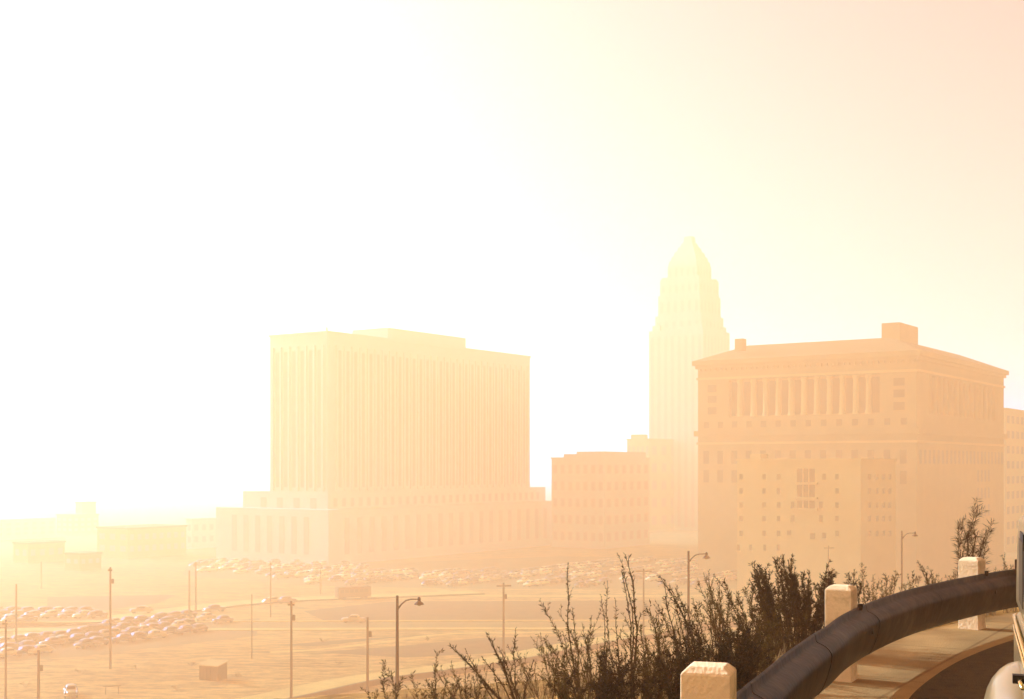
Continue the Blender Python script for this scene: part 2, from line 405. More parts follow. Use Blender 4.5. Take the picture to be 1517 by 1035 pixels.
# ------------------------------------------------------------------ buildings on the street grid
TH = R(34.5); U = Vector((math.sin(TH), math.cos(TH), 0)); V = Vector((-math.cos(TH), math.sin(TH), 0)); GR = R(90)-TH
def reach(c, d, px):
    r = (px-CX)/F; return (r*c.y - c.x)/(d.x - r*d.y)
def block(mb, x0, x1, y0, y1, z0, z1, mi=0): return mb.box(x0,x1,y0,y1,z0,z1,mi)
WIN = {}
def panel(name, parent, face, a0, a1, z0, z1, mat, proud=.06, base=0.0, deep=.4):
    """box let into a face: 'L' is the plane x=base (looks left), 'R' the plane y=base (looks right)"""
    m = MB()
    if face == 'L': m.box(base-proud, base+deep, a0, a1, z0, z1)
    else: m.box(a0, a1, base-proud, base+deep, z0, z1)
    return m.build(name, mat, parent)

def courthouse():
    C = ray(485, 400); ro = empty('courthouse', C, GR)
    tag(ro, 'wide pale slab office block with tall window stripes and a flat penthouse', 'building')
    L_ = reach(C, U, 785); Wd = reach(C, V, 400); H = zat(493, 400)
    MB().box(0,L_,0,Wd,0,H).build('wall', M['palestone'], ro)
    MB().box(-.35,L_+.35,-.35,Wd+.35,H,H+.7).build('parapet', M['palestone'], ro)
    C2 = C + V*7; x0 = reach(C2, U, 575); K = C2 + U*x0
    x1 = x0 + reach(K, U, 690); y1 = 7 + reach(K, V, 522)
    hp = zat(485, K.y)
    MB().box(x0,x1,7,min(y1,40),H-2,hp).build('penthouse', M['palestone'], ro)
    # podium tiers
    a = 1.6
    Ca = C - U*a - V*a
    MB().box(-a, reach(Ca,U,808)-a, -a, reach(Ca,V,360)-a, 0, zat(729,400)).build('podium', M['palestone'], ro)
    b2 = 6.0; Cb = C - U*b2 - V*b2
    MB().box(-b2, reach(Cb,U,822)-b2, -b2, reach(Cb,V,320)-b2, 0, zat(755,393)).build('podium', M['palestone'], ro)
    c3 = 9.0; Cc = C - U*4 - V*c3
    # tall window stripes
    zb, zt = zat(722,405), zat(519,405)
    n = 6
    for i in range(n):
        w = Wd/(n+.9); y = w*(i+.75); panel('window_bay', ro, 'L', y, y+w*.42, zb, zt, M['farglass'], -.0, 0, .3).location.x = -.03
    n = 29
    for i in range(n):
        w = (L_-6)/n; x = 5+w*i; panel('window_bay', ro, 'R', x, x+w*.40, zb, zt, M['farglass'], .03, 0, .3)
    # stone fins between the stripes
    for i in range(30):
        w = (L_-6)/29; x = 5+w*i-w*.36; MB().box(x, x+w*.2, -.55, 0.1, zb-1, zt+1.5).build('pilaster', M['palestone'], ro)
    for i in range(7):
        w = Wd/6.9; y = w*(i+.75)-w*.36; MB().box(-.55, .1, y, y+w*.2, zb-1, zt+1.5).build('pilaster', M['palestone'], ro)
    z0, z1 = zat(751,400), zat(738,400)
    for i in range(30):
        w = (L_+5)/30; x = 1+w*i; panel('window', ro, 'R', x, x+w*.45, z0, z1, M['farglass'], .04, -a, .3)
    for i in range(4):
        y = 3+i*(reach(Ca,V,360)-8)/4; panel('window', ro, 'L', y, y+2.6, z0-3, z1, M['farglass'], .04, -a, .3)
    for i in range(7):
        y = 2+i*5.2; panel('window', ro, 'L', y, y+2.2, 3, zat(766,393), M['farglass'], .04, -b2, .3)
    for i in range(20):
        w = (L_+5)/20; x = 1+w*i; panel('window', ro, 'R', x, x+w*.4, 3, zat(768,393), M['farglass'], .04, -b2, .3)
    # mast on the near corner of the roof
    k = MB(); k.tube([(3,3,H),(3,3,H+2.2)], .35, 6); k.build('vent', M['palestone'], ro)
courthouse()

def hall_of_columns():
    d0 = 331.5; C = ray(1358, d0); ro = empty('columned_building', C, GR)
    tag(ro, 'massive dark stone block with a high row of columns, heavy cornice and low hipped roof', 'building')
    Ly = reach(C, V, 1034); Lx = reach(C, U, 1487)
    z1, z2, z3, z4 = 43.6, 53.8, 57.2, 60.0
    st = M['stone2']
    MB().box(0,Lx,0,Ly,0,z1).build('lower_wall', st, ro)
    MB().box(1.9,Lx-1.9,1.9,Ly-1.9,z1,z2).build('recessed_wall', M['stone2'], ro)
    MB().box(0,Lx,0,Ly,z2,z3).build('frieze', st, ro)
    # piers at the corners, pierced by windows
    pa, pb = reach(C, V, 1303), reach(C, V, 1080)
    qa, qb = Lx*.12, Lx*.88
    m = MB(); m.box(0,1.9,0,pa,z1,z2); m.box(1.9,qa,0,1.9,z1,z2); m.build('pier', st, ro)
    m = MB(); m.box(0,1.9,pb,Ly,z1,z2); m.build('pier', st, ro)
    m = MB(); m.box(qb,Lx,0,1.9,z1,z2); m.build('pier', st, ro)
    for a0, a1 in ((pa*.32,pa*.62),(pb+(Ly-pb)*.40,pb+(Ly-pb)*.68)):
        for za, zb in ((z1+.8,z1+2.8),(z1+4,z1+6),(z1+7,z1+9)): panel('window', ro, 'L', a0, a1, za, zb, M['glass'], .05)
    for px in (1094,1114,1132,1151,1170,1189,1208,1227,1246,1266,1285):
        y = reach(C, V, px); k = MB(); k.lathe([(.95,0),(.95,.5),(.78,.8),(.66,z2-z1-1.2),(.9,z2-z1-.6),(.9,z2-z1)], 12, (.95,y,z1)); k.build('column', M['stone3'], ro, angle=40)
    for i in range(13):
        x = qa + (qb-qa)*(i+.5)/13; k = MB(); k.lathe([(.95,0),(.95,.5),(.78,.8),(.66,z2-z1-1.2),(.9,z2-z1-.6),(.9,z2-z1)], 12, (x,.95,z1)); k.build('column', st, ro, angle=40)
    pxs = [1085,1104,1123,1141.5,1160.5,1179.5,1198.5,1217.5,1236.5,1256,1275.5,1294]
    for px in pxs:
        y = reach(C, V, px)
        panel('window', ro, 'L', y-1.15, y+1.15, z1+.3, z2-.5, M['glass'], .05, 1.9)
    for i in range(14):
        x = qa + (qb-qa)*i/13; panel('window', ro, 'R', x-1.3, x+1.3, z1+.3, z2-.5, M['glass'], .05, 1.9)
    # mouldings
    def ledge(z0, zz, o, mat, nm):
        MB().box(-o, Lx+o, -o, Ly+o, z0, zz).build(nm, mat, ro)
    ledge(z2-.002+.3, z2+.9, .35, M['stone3'], 'moulding')
    ledge(z3, z3+.9, .6, st, 'cornice'); ledge(z3+.9, z3+2.2, 1.25, st, 'cornice'); 
    ledge(38.3, 39.8, .9, st, 'ledge'); ledge(36.0, 36.6, .35, M['stone3'], 'ledge')
    # dentils under the cornice
    for i in range(40):
        y = Ly*(i+.3)/40; MB().box(-.7,-.01,y,y+.7,z3-.75,z3-.02).build('dentil', st, ro)
    # hipped roof
    e0, ins = 1.1, 10.5
    m = MB(); m.loft([[(-e0,-e0,z3+2.2),(Lx+e0,-e0,z3+2.2),(Lx+e0,Ly+e0,z3+2.2),(-e0,Ly+e0,z3+2.2)], [(ins,ins,64.1),(Lx-ins,ins,64.1),(Lx-ins,Ly-ins,64.1),(ins,Ly-ins,64.1)]]); m.build('roof', M['roof'], ro)
    K = ray(1333, 356); lc = K - C; kx, ky = lc.dot(U), lc.dot(V)
    MB().box(kx,kx+reach(K,U,1360),ky,ky+reach(K,V,1306),63,zat(477,356)).build('penthouse', st, ro)
    K = ray(1097, 362); lc = K - C; kx, ky = lc.dot(U), lc.dot(V)
    MB().box(kx-1.2,kx+1.2,ky-1.2,ky+1.2,62,zat(502,362)).build('chimney', st, ro)
    # rows of windows below the ledge
    rows = [(30.6,34.2),(25.4,28.8),(20.4,23.6)]
    for za, zb in rows[:2]:
        for i in range(14):
            y = Ly*(i+.6)/14.4; panel('window', ro, 'L', y, y+1.7, za, zb, M['glass'], .05)
    for i in range(14):
        y = Ly*(i+.6)/14.4; panel('window', ro, 'L', y, y+1.5, 40.6, 42.3, M['glass'], .05)
    for za, zb in rows[:1]:
        for i in range(22):
            x = Lx*(i+.6)/22.4; panel('window', ro, 'R', x, x+1.8, za, zb, M['glass'], .05)
    for i in range(3): 
        za, zb = ((25.4,28.8),(20.4,23.6),(15.2,18.6))[i]
        for j in range(4):
            x = Lx*(j+14.6)/22.4; panel('window', ro, 'R', x, x+1.8, za, zb, M['glass'], .05)
hall_of_columns()

def annex():
    d0 = 286.; C = ray(1275, d0); ro = empty('annex_building', C, GR)
    tag(ro, 'lower pale plain walled block with small square windows and stacked loggias before the columned building', 'building')
    Ly = reach(C, V, 1092); Lx = reach(C, U, 1327); H = zat(682, d0)
    m = MB(); m.box(0,Lx,0,Ly,0,H); m.build('wall', M['stone3'], ro)
    MB().box(-.25,Lx+.25,-.25,Ly+.25,H,H+.5).build('parapet', M['stone3'], ro)
    def dep(px): return C.y + reach(C, V, px)*V.y
    def win(px, py, wpx=5, hpx=8):
        y0, y1 = sorted((reach(C,V,px-wpx/2), reach(C,V,px+wpx/2))); d = dep(px)
        w = panel('window', ro, 'L', y0, y1, zat(py+hpx/2,d), zat(py-hpx/2,d), M['midglass'], .05)
        panel('sill', w, 'L', y0-.15, y1+.15, zat(py+hpx/2,d)-.25, zat(py+hpx/2,d)-.03, M['stone3'], .3)
    for r, py in enumerate((706,727,748,768,790)):
        for px in (1098,1132,1153.5,1240): win(px, py)
        if r in (2,3): win(1174,py,5,10); win(1216,py,5,10)
        if r == 0: win(1221,py,5,9)
        if r == 4: win(1169,py-1,6,7); win(1204,py+4,7,9); win(1221,py+3,6,8)
    for px in (1094,1112,1133,1153): win(px, 811, 4, 9)
    for py, h in ((704,20),(727,18),(747,11)):
        y0, y1 = sorted((reach(C,V,1181), reach(C,V,1207))); d = dep(1194)
        lg = panel('loggia', ro, 'L', y0, y1, zat(py+h/2,d), zat(py-h/2,d), M['midglass'], .04)
        panel('balcony_slab', lg, 'L', y0-.8, y1+.8, zat(py+h/2,d)-.5, zat(py+h/2,d)-.02, M['stone3'], .9)
        for q in (.33,.66):
            yy = y0+(y1-y0)*q; panel('mullion', lg, 'L', yy-.12, yy+.12, zat(py+h/2,d), zat(py-h/2,d), M['stone3'], .12)
    for py in (706,727,748,768,790):
        for px in (1288,1299,1309,1318):
            x0, x1 = reach(C,U,px-2), reach(C,U,px+2); d = C.y + (x0+x1)/2*U.y
            panel('window', ro, 'R', x0, x1, zat(py+4,d), zat(py-4,d), M['midglass'], .05)
    K = C + U*6 + V*(Ly*.9)
    MB().box(4,8,Ly*.86,Ly*.95,H,H+1.6).build('roof_hut', M['stone3'], ro)
annex()

def tower():
    d0 = 622.; C = ray(1021.5, d0); ro = empty('tower', C, GR)
    tag(ro, 'pale stepped skyscraper tower with a pyramid crown fading into haze', 'tower')
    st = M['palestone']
    def sq(s, z0, z1, nm, n=7):
        h = s/2; b = MB().box(-h,h,-h,h,z0,z1).build(nm, st, ro)
        for i in range(n):
            a = -h + s*(i+.5)/n; w = s/n*.22
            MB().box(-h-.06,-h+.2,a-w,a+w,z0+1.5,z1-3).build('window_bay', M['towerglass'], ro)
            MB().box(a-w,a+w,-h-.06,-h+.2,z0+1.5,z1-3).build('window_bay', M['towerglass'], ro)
        return b
    sq(28.4, 0, zat(492,d0), 'shaft', 8)
    for sx in (-1,1):
        for sy in (-1,1): MB().box(sx*11-2,sx*11+2,sy*11-2,sy*11+2,zat(492,d0),zat(484,d0)).build('corner_turret', st, ro)
    sq(24.0, zat(492,d0), zat(470,d0), 'upper_shaft', 6)
    sq(22.0, zat(470,d0), zat(440,d0), 'upper_shaft', 6)
    sq(20.6, zat(440,d0), zat(416,d0), 'upper_shaft', 6)
    for sx in (-1,1):
        for sy in (-1,1): MB().box(sx*8.2-1.6,sx*8.2+1.6,sy*8.2-1.6,sy*8.2+1.6,zat(416,d0),zat(413,d0)).build('corner_turret', st, ro)
    z = zat(416,d0); h = 15.4/2
    MB().box(-h,h,-h,h,z,zat(396,d0)).build('belfry', st, ro)
    for i in range(5):
        a = -h+15.4*(i+.5)/5
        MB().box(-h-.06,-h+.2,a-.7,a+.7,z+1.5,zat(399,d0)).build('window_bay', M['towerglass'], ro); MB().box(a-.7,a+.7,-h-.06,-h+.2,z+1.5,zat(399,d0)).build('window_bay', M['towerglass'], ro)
    def s4(s, py): return [(-s,-s,zat(py,d0)),(s,-s,zat(py,d0)),(s,s,zat(py,d0)),(-s,s,zat(py,d0))]
    MB().loft([s4(7.5,396),s4(7.2,388),s4(6.6,387.5),s4(6.3,381),s4(5.6,380.5),s4(5.2,374),s4(4.4,373.5),s4(4.0,367),s4(3.2,366.5),s4(2.9,361),s4(2.2,360.5),s4(2.0,355),s4(1.9,351)]).build('crown', st, ro)
tower()

def simple_block(name, px0, pxc, px1, d, ytop, mat, label, rows=0, cols=(0,0), roofm=None, cat='building', wsize=(.5,.5), pane='farglass'):
    C = ray(pxc, d); ro = empty(name, C, GR); tag(ro, label, cat)
    Lx = max(2, reach(C, U, px1)); Ly = max(2, reach(C, V, px0)); H = zat(ytop, d)
    MB().box(0,Lx,0,Ly,0,H).build('wall', mat, ro)
    MB().box(-.3,Lx+.3,-.3,Ly+.3,H,H+.5).build('roof', roofm or mat, ro)
    for r in range(rows):
        fh = (H-2)/rows; za = 1.5+fh*r+fh*.2; zb = za+fh*wsize[1]
        for i in range(cols[0]):
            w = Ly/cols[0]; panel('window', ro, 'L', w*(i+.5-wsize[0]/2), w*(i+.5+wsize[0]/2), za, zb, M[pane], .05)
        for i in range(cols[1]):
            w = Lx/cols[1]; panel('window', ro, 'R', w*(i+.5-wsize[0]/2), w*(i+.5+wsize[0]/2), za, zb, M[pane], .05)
    return ro, Lx, Ly, H
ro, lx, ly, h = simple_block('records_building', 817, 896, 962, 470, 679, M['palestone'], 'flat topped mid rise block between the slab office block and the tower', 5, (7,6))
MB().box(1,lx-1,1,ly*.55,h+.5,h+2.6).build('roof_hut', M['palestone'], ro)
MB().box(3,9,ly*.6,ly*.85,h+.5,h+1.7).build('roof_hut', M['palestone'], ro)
ro, lx, ly, h = simple_block('tower_wing', 929, 962, 1080, 592, 651, M['stone'], 'broad lower wing at the foot of the stepped tower', 5, (5,9))
MB().box(1,5,ly-8,ly-1.5,h,zat(643,592)).build('chimney', M['stone'], ro)
simple_block('office_building', 1487, 1490, 1560, 452, 606, M['stone3'], 'tall pale office block with a grid of windows half cut off at right edge', 9, (0,11), wsize=(.55,.5), pane='glass')
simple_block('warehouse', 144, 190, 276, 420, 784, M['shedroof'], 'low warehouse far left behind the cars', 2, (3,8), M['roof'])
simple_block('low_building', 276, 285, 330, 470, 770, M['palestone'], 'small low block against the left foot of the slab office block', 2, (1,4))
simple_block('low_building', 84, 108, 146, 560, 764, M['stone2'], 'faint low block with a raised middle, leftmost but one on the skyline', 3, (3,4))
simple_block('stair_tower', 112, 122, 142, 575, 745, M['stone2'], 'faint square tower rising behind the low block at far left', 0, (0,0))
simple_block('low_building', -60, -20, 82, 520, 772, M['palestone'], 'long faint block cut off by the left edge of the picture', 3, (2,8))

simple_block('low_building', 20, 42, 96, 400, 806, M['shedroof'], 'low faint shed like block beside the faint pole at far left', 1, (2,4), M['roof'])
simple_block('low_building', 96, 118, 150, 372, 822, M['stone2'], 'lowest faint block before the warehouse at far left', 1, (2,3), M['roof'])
# ------------------------------------------------------------------ streets and lots on the flat
P = lambda *a: [at(x, y) for x, y in a]
def smooth(pts, n=8):
    q = [pts[0] + (pts[0]-pts[1])] + pts + [pts[-1] + (pts[-1]-pts[-2])]
    return catmull([(p.x,p.y) for p in q], n)
E = .004
# street along the foot of the hill, with its low kerb wall
hl = smooth(P((300,1062),(430,1037),(545,1012),(660,996),(760,981),(870,959),(1000,937),(1130,922)))
strip('hill_street', hl, -1.5, 6.5, E, M['paleroad'])
o = strip('kerb_wall', hl, -2.1, -1.6, 0, M['wood'], .75, kind=None); tag(o, 'long low dark wall along the near edge of the pale hillside street', 'wall')
# cross street with pale pavements on both sides
cl = P((-200,934),(380,931.5),(700,930.5),(1000,930.5),(1300,931))
strip('cross_street', cl, .3, 10.6, E, M['asphalt'])
strip('pavement', cl, -2.6, .2, 0, M['paleroad'], .15)
strip('pavement', cl, 10.7, 12.0, 0, M['paleroad'], .15)
# street that climbs from the left to the right behind the near lot
gl = smooth(P((-80,934),(150,924),(395,895),(590,886),(720,881)))
strip('lot_street', gl, 1.2, 11, E, M['paleroad'])
strip('kerb', gl, .7, 1.1, 0, M['wood'], .3)
# far road in front of the big lot
fl = smooth(P((655,874),(685,880.5),(760,882.5),(1000,882.5),(1200,882)))
strip('lot_road', fl, -1.6, 1.6, .008, M['paleroad'])
strip('dirt_path', smooth(P((400,966),(470,962),(560,952),(640,941),(720,937),(900,936))), -.8, .9, E, M['paleroad'])
def poly(name, pts, z, mat):
    v = [(p.x,p.y,z) for p in pts]; o = MB().add(v, [tuple(range(len(v)))]).build(name, mat); tag(o, kind='structure')
poly('near_lot', P((-60,985),(120,972),(380,942),(385,915),(200,933),(-60,950)), .003, M['lot'])
poly('left_lot', P((-60,925),(160,918),(150,901),(-60,903)), .006, M['asphalt'])
poly('open_yard', P((20,948),(95,944),(150,932),(20,929)), .009, M['paleroad'])
poly('far_lot', P((270,852),(480,868),(700,872),(1150,872),(1160,828),(830,824),(560,834),(280,832)), .005, M['lot'])

M['field'] = nmat('dark_grass', (.105,.08,.05), (.05,.037,.022), .3, .95, coords='Object')
poly('grass_field', P((575,891),(980,889),(980,917),(480,919),(450,905)), .002, M['field'])
poly('grass_field', P((70,884),(262,881),(235,893),(160,903),(70,904)), .002, M['field'])
poly('grass_field', P((405,956),(520,947),(640,940),(560,947),(470,957)), .002, M['field'])
poly('grass_field', P((470,966),(600,956),(720,944),(900,942),(760,966),(600,974)), .002, M['field'])
# ------------------------------------------------------------------ cars of the lots
PAL = [(.012,.009,.007),(.02,.015,.01),(.035,.026,.018),(.07,.052,.035),(.13,.10,.068),(.26,.21,.15),(.40,.33,.24),(.045,.03,.018),(.72,.66,.56)]  # last, brightest entry paints sun glints on the far cars
PALN = ['black','black','dark','brown','tan','pale','cream','dark brown','cream']
def sup(w, z0, z1, y, n=16, p=2.6):
    """rounded cross-section across the car"""
    zc, h = (z0+z1)/2, (z1-z0)/2; o = []
    for k in range(n):
        a = 2*math.pi*k/n; c, s = math.cos(a), math.sin(a)
        o.append((w*math.copysign(abs(c)**(2/p), c), y, zc + h*math.copysign(abs(s)**(2/p), s)))
    return o
def sedan_shapes(fast):
    body = [(-2.36,.35,.42,.70),(-2.28,.62,.36,.82),(-1.9,.78,.32,.95),(-1.2,.84,.30,1.0),(0,.86,.30,1.02),(.9,.84,.30,1.03),(1.5,.72,.32,1.0),(2.05,.60,.34,.94),(2.3,.42,.4,.80)]
    if fast: cab = [(-2.1,.45,.75,.92),(-1.6,.56,.8,1.2),(-1.0,.63,.85,1.42),(-.3,.66,.85,1.56),(.3,.65,.85,1.55),(.7,.62,.85,1.42),(1.05,.58,.85,1.06)]
    else: cab = [(-1.35,.55,.85,1.02),(-1.1,.60,.85,1.36),(-.7,.64,.85,1.52),(-.1,.66,.85,1.58),(.4,.65,.85,1.54),(.75,.61,.85,1.38),(1.05,.58,.85,1.06)]
    return body, cab
def fill_body(mb, fast, mi=0):
    b, c = sedan_shapes(fast)
    mb.loft([sup(w,z0,z1,y) for y,w,z0,z1 in b], mi); mb.loft([sup(w,z0,z1,y) for y,w,z0,z1 in c], mi)
    for sx in (-1,1):
        mb.ellipsoid((sx*.74,1.45,.62),(.20,.72,.34),12,8,mi); mb.ellipsoid((sx*.76,-1.45,.58),(.19,.62,.34),12,8,mi)
def fill_glass(mb, mi=0, sides=(-1,1)):
    for sx in sides:
        mb.box(min(sx*.60,sx*.685), max(sx*.60,sx*.685), -.75,.62, 1.08,1.36, mi)
def fill_screen(mb, fast, mi=0): fill_front(mb, mi); fill_rear(mb, fast, mi)
def fill_front(mb, mi=0):
    mb.add([(-.5,1.06,1.09),(.5,1.06,1.09),(.46,.80,1.40),(-.46,.80,1.40),(-.5,.9,1.09),(.5,.9,1.09),(.46,.64,1.40),(-.46,.64,1.40)], [(0,1,2,3),(4,7,6,5),(0,3,7,4),(1,5,6,2),(2,6,7,3),(0,4,5,1)], mi)
def fill_rear(mb, fast, mi=0):
    y, dy = (-1.9,.55) if fast else (-1.37,.2)
    mb.add([(-.4,y,1.1),(.4,y,1.1),(.36,y+dy,1.36),(-.36,y+dy,1.36),(-.4,y+.2,1.0),(.4,y+.2,1.0),(.36,y+dy+.15,1.26),(-.36,y+dy+.15,1.26)], [(0,3,2,1),(4,5,6,7),(0,4,7,3),(1,2,6,5),(2,3,7,6),(0,1,5,4)], mi)
def fill_wheel(mb, x, y, mi=0): mb.tube([(x-.09,y,.33),(x+.09,y,.33)], .33, 14, mi)
def fill_bumper(mb, y, mi=0): mb.tube([(-.8,y*.96,.46),(-.5,y,.46),(.5,y,.46),(.8,y*.96,.46)], .06, 6, mi)

PROTO = {}
for fast in (0, 1):
    k = MB(); fill_body(k, fast); d = {'body': k.mesh('body', M['paint'], True)}
    k = MB(); fill_glass(k, 0, (-1,)); d['sw0'] = k.mesh('side_window', M['glass'])
    k = MB(); fill_glass(k, 0, (1,)); d['sw1'] = k.mesh('side_window', M['glass'])
    k = MB(); fill_rear(k, fast); d['rear_window'] = k.mesh('rear_window', M['glass'])
    k = MB(); fill_front(k); d['windscreen'] = k.mesh('windscreen', M['glass'])
    k = MB(); fill_wheel(k, 0, 0); d['wheel'] = k.mesh('wheel', M['tyre'])
    k = MB(); fill_bumper(k, 2.38); d['front'] = k.mesh('bumper', M['chrome'], True)
    k = MB(); fill_bumper(k, -2.44); d['rear'] = k.mesh('bumper', M['chrome'], True)
    k = MB(); fill_body(k, fast, 0); fill_glass(k, 1); fill_screen(k, fast, 1)
    for x in (-.72,.72):
        for y in (-1.45,1.45): fill_wheel(k, x, y, 2)
    fill_bumper(k, 2.38, 3); fill_bumper(k, -2.44, 3)
    d['all'] = k.mesh('parked_car', [M['paint'],M['glass'],M['tyre'],M['chrome']], True)
    PROTO[fast] = d
def car_detailed(loc, rz, ci, fast, label, group):
    d = PROTO[fast]; r = empty('parked_car', loc, rz); tag(r, label, 'car', group)
    b = link('body', d['body'], r); b.color = (*sepia(PAL[ci]), 1)
    link('side_window', d['sw0'], r); link('side_window', d['sw1'], r); link('windscreen', d['windscreen'], r); link('rear_window', d['rear_window'], r); link('bumper', d['front'], r); link('bumper', d['rear'], r)
    for x in (-.72,.72):
        for y in (-1.45,1.45): link('wheel', d['wheel'], r).location = (x, y, 0)
    return r
def car_small(loc, rz, ci, fast, label, group):
    o = link('parked_car', PROTO[fast]['all']); o.location = loc; o.rotation_euler = (0,0,rz); o.color = (*sepia(PAL[ci]),1); tag(o, label, 'car', group); return o
ORD = ['first','second','third','fourth','fifth','sixth','seventh','eighth','ninth','tenth','eleventh','twelfth','thirteenth','fourteenth','fifteenth','sixteenth','seventeenth','eighteenth']
def px_of(p): return CX + p.x/p.y*F, HY + (CH-p.z)/p.y*F
rng = random.Random(5)
# near lot: rows that run along the street grid, noses to the left or right
P0 = at(14, 974); rown = ['front','second','third','back']
for r_ in range(4):
    n = 0
    for c_ in range(19):
        p = P0 + U*(c_*2.75 + rng.uniform(-.4,.4) + r_*1.0) + V*(r_*6.4 + rng.uniform(-.9,.9)); x, y = px_of(p)
        if not -8 < x < 372 or (r_ == 3 and x < 150): continue
        if rng.random() < (.16,.16,.28,.36)[r_] or (x > 300 and r_ == 0): continue
        ci = rng.choice([0,1,2,3,4,5,6,7,2,3,6]); fast = rng.random() < .5
        z = .003
        car_detailed((p.x,p.y,z), GR + R(90) + (math.pi if rng.random() < .35 else 0) + rng.uniform(-.16,.16), ci, fast,
            '%s sedan, %s from the left in the %s row of the near left lot' % (PALN[ci], ORD[n], rown[r_]), 'cars in the near left car park'); n += 1
# single cars that can be told apart
S1 = [((105,1031), 175, R(200), 5, 0, 'pale old sedan alone on the dirt at the bottom left corner'),
      ((210,908), None, R(95), 5, 1, 'pale sedan alone on the pale street, above the near car park'),
      ((318,906), None, R(-48), 3, 0, 'brown sedan driving on the street, right of the twin poles'),
      ((404,894), None, R(-52), 6, 1, 'cream sedan on the climbing street beside a thin pole'),
      ((424,893), None, R(-55), 2, 0, 'dark sedan following close behind the cream one on the climbing street'),
      ((524,922), None, R(90), 6, 0, 'pale sedan on the cross street just left of the bare wooden pole')]
for (x, y), dd, rz, ci, fast, lab in S1:
    p = at(x, y); car_detailed((p.x,p.y,E), rz, ci, fast, lab, None)
# left lot
n = 0
for r_, (yy, x0, x1) in enumerate(((921,-6,60),(915,2,150),(909,-4,140))):
    x = x0; n = 0
    while x < x1:
        p = at(x, yy + rng.uniform(-.6,.6)); ci = rng.choice([0,2,3,5,6,6,4]); fast = rng.random() < .5
        car_small((p.x,p.y,.006), GR + R(90)*(1 if rng.random()<.6 else -1) + rng.uniform(-.1,.1), ci, fast, '%s sedan, %s from the left in the %s row of the far left car park' % (PALN[ci], ORD[n], ('near','middle','far')[r_]), 'cars in the far left car park'); n += 1
        x += rng.uniform(19, 27)
# far lot: long rows up the street grid
reg = [(283,833),(500,834),(565,846),(700,850),(800,840),(1040,827),(1142,838),(1122,866),(960,870),(760,869),(660,868),(560,868),(450,864),(380,852),(290,847)]
def inside(x, y):
    c = False
    for i in range(len(reg)):
        (x1,y1),(x2,y2) = reg[i], reg[i-1]
        if (y1 > y) != (y2 > y) and x < (x2-x1)*(y-y1)/(y2-y1)+x1: c = not c
    return c
Q0 = at(560, 869); far = 0
for r_ in range(-26, 26):
    for c_ in range(-40, 60):
        p = Q0 + U*(c_*3.1 + rng.uniform(-.4,.4)) + V*(r_*8.4 + (0 if r_ % 2 else 2.4) + rng.uniform(-.6,.6)); x, y = px_of(p)
        if p.y < 250 or not inside(x, y) or rng.random() < .14 + .5*(math.sin(p.x*.11+1)*math.sin(p.y*.07+r_) > .25): continue
        ci = rng.choice([0,2,8,4,5,8,6,8,1]); fast = rng.random() < .5  # brightest paint repeated: sun glints put into the car colour
        zone = 'left of the bus' if x < 500 else ('between the bus and the crossarm pole' if x < 745 else 'right of the crossarm pole')
        tone = 'dark' if ci in (0,1,2,3,7) else 'pale'
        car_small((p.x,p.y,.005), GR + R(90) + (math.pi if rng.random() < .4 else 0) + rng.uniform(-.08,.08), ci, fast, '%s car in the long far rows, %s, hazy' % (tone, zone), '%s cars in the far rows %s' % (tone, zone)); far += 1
print('FAR CARS', far)

def bus():
    p = at(523, 887.5); r = empty('bus', (p.x,p.y,.008), R(90)-R(62)); tag(r, 'boxy dark bus parked on the street below the far cars', 'bus')
    link('body', rbox_mesh('body', -4,4,-1.2,1.2,.5,2.9,.25,M['shed'],3), r)
    for y in (-1.22, 1.22):
        for i in range(6): MB().box(-3.5+i*1.15,-2.6+i*1.15,y-.02,y+.02,1.6,2.35).build('window', M['glass'], r)
    for x in (-2.6,2.6):
        for y in (-1.05,1.05):
            k = MB(); k.tube([(x,y-.13,.5),(x,y+.13,.5)], .5, 14); k.build('wheel', M['tyre'], r)
bus()
def shed():
    p = at(316, 1006); r = empty('hut', (p.x,p.y,0), R(-22)); tag(r, 'small brown board hut with pale sloping roof on the dry grass', 'hut')
    MB().add([(-1.5,-1.2,0),(1.5,-1.2,0),(1.5,1.2,0),(-1.5,1.2,0),(-1.5,-1.2,2.0),(1.5,-1.2,2.0),(1.5,1.2,2.35),(-1.5,1.2,2.35)], [(0,3,2,1),(4,5,6,7),(0,1,5,4),(1,2,6,5),(2,3,7,6),(3,0,4,7)]).build('wall', M['shed'], r)
    MB().add([(-1.75,-1.5,2.02),(1.75,-1.5,2.02),(1.75,1.45,2.46),(-1.75,1.45,2.46),(-1.75,-1.5,2.12),(1.75,-1.5,2.12),(1.75,1.45,2.56),(-1.75,1.45,2.56)], [(0,3,2,1),(4,5,6,7),(0,1,5,4),(1,2,6,5),(2,3,7,6),(3,0,4,7)]).build('roof', M['shedroof'], r)
    MB().box(-.4,.4,-1.23,-1.15,.05,1.8).build('door', M['wood'], r)
    p = at(148, 942.5); r = empty('shed', (p.x,p.y,0), R(10)); tag(r, 'dark flat roofed shed among the cars beside a tall pole', 'shed')
    MB().box(-1.7,1.7,-1.3,1.3,0,1.95).build('wall', M['shed'], r); MB().box(-1.9,1.9,-1.5,1.5,1.955,2.1).build('roof', M['wood'], r); MB().box(.3,1.1,-1.34,-1.25,.05,1.7).build('door', M['wood'], r)
    p = at(267, 922); r = empty('board_fence', (p.x,p.y,0), R(12)); tag(r, 'short dark board fence at the street edge left of the twin poles', 'fence')
    MB().box(-1.7,1.7,-.05,.05,.1,1.0).build('boards', M['shed'], r)
    for x in (-1.6,0,1.6): MB().box(x-.07,x+.07,.06,.2,0,1.1).build('post', M['wood'], r)
shed()

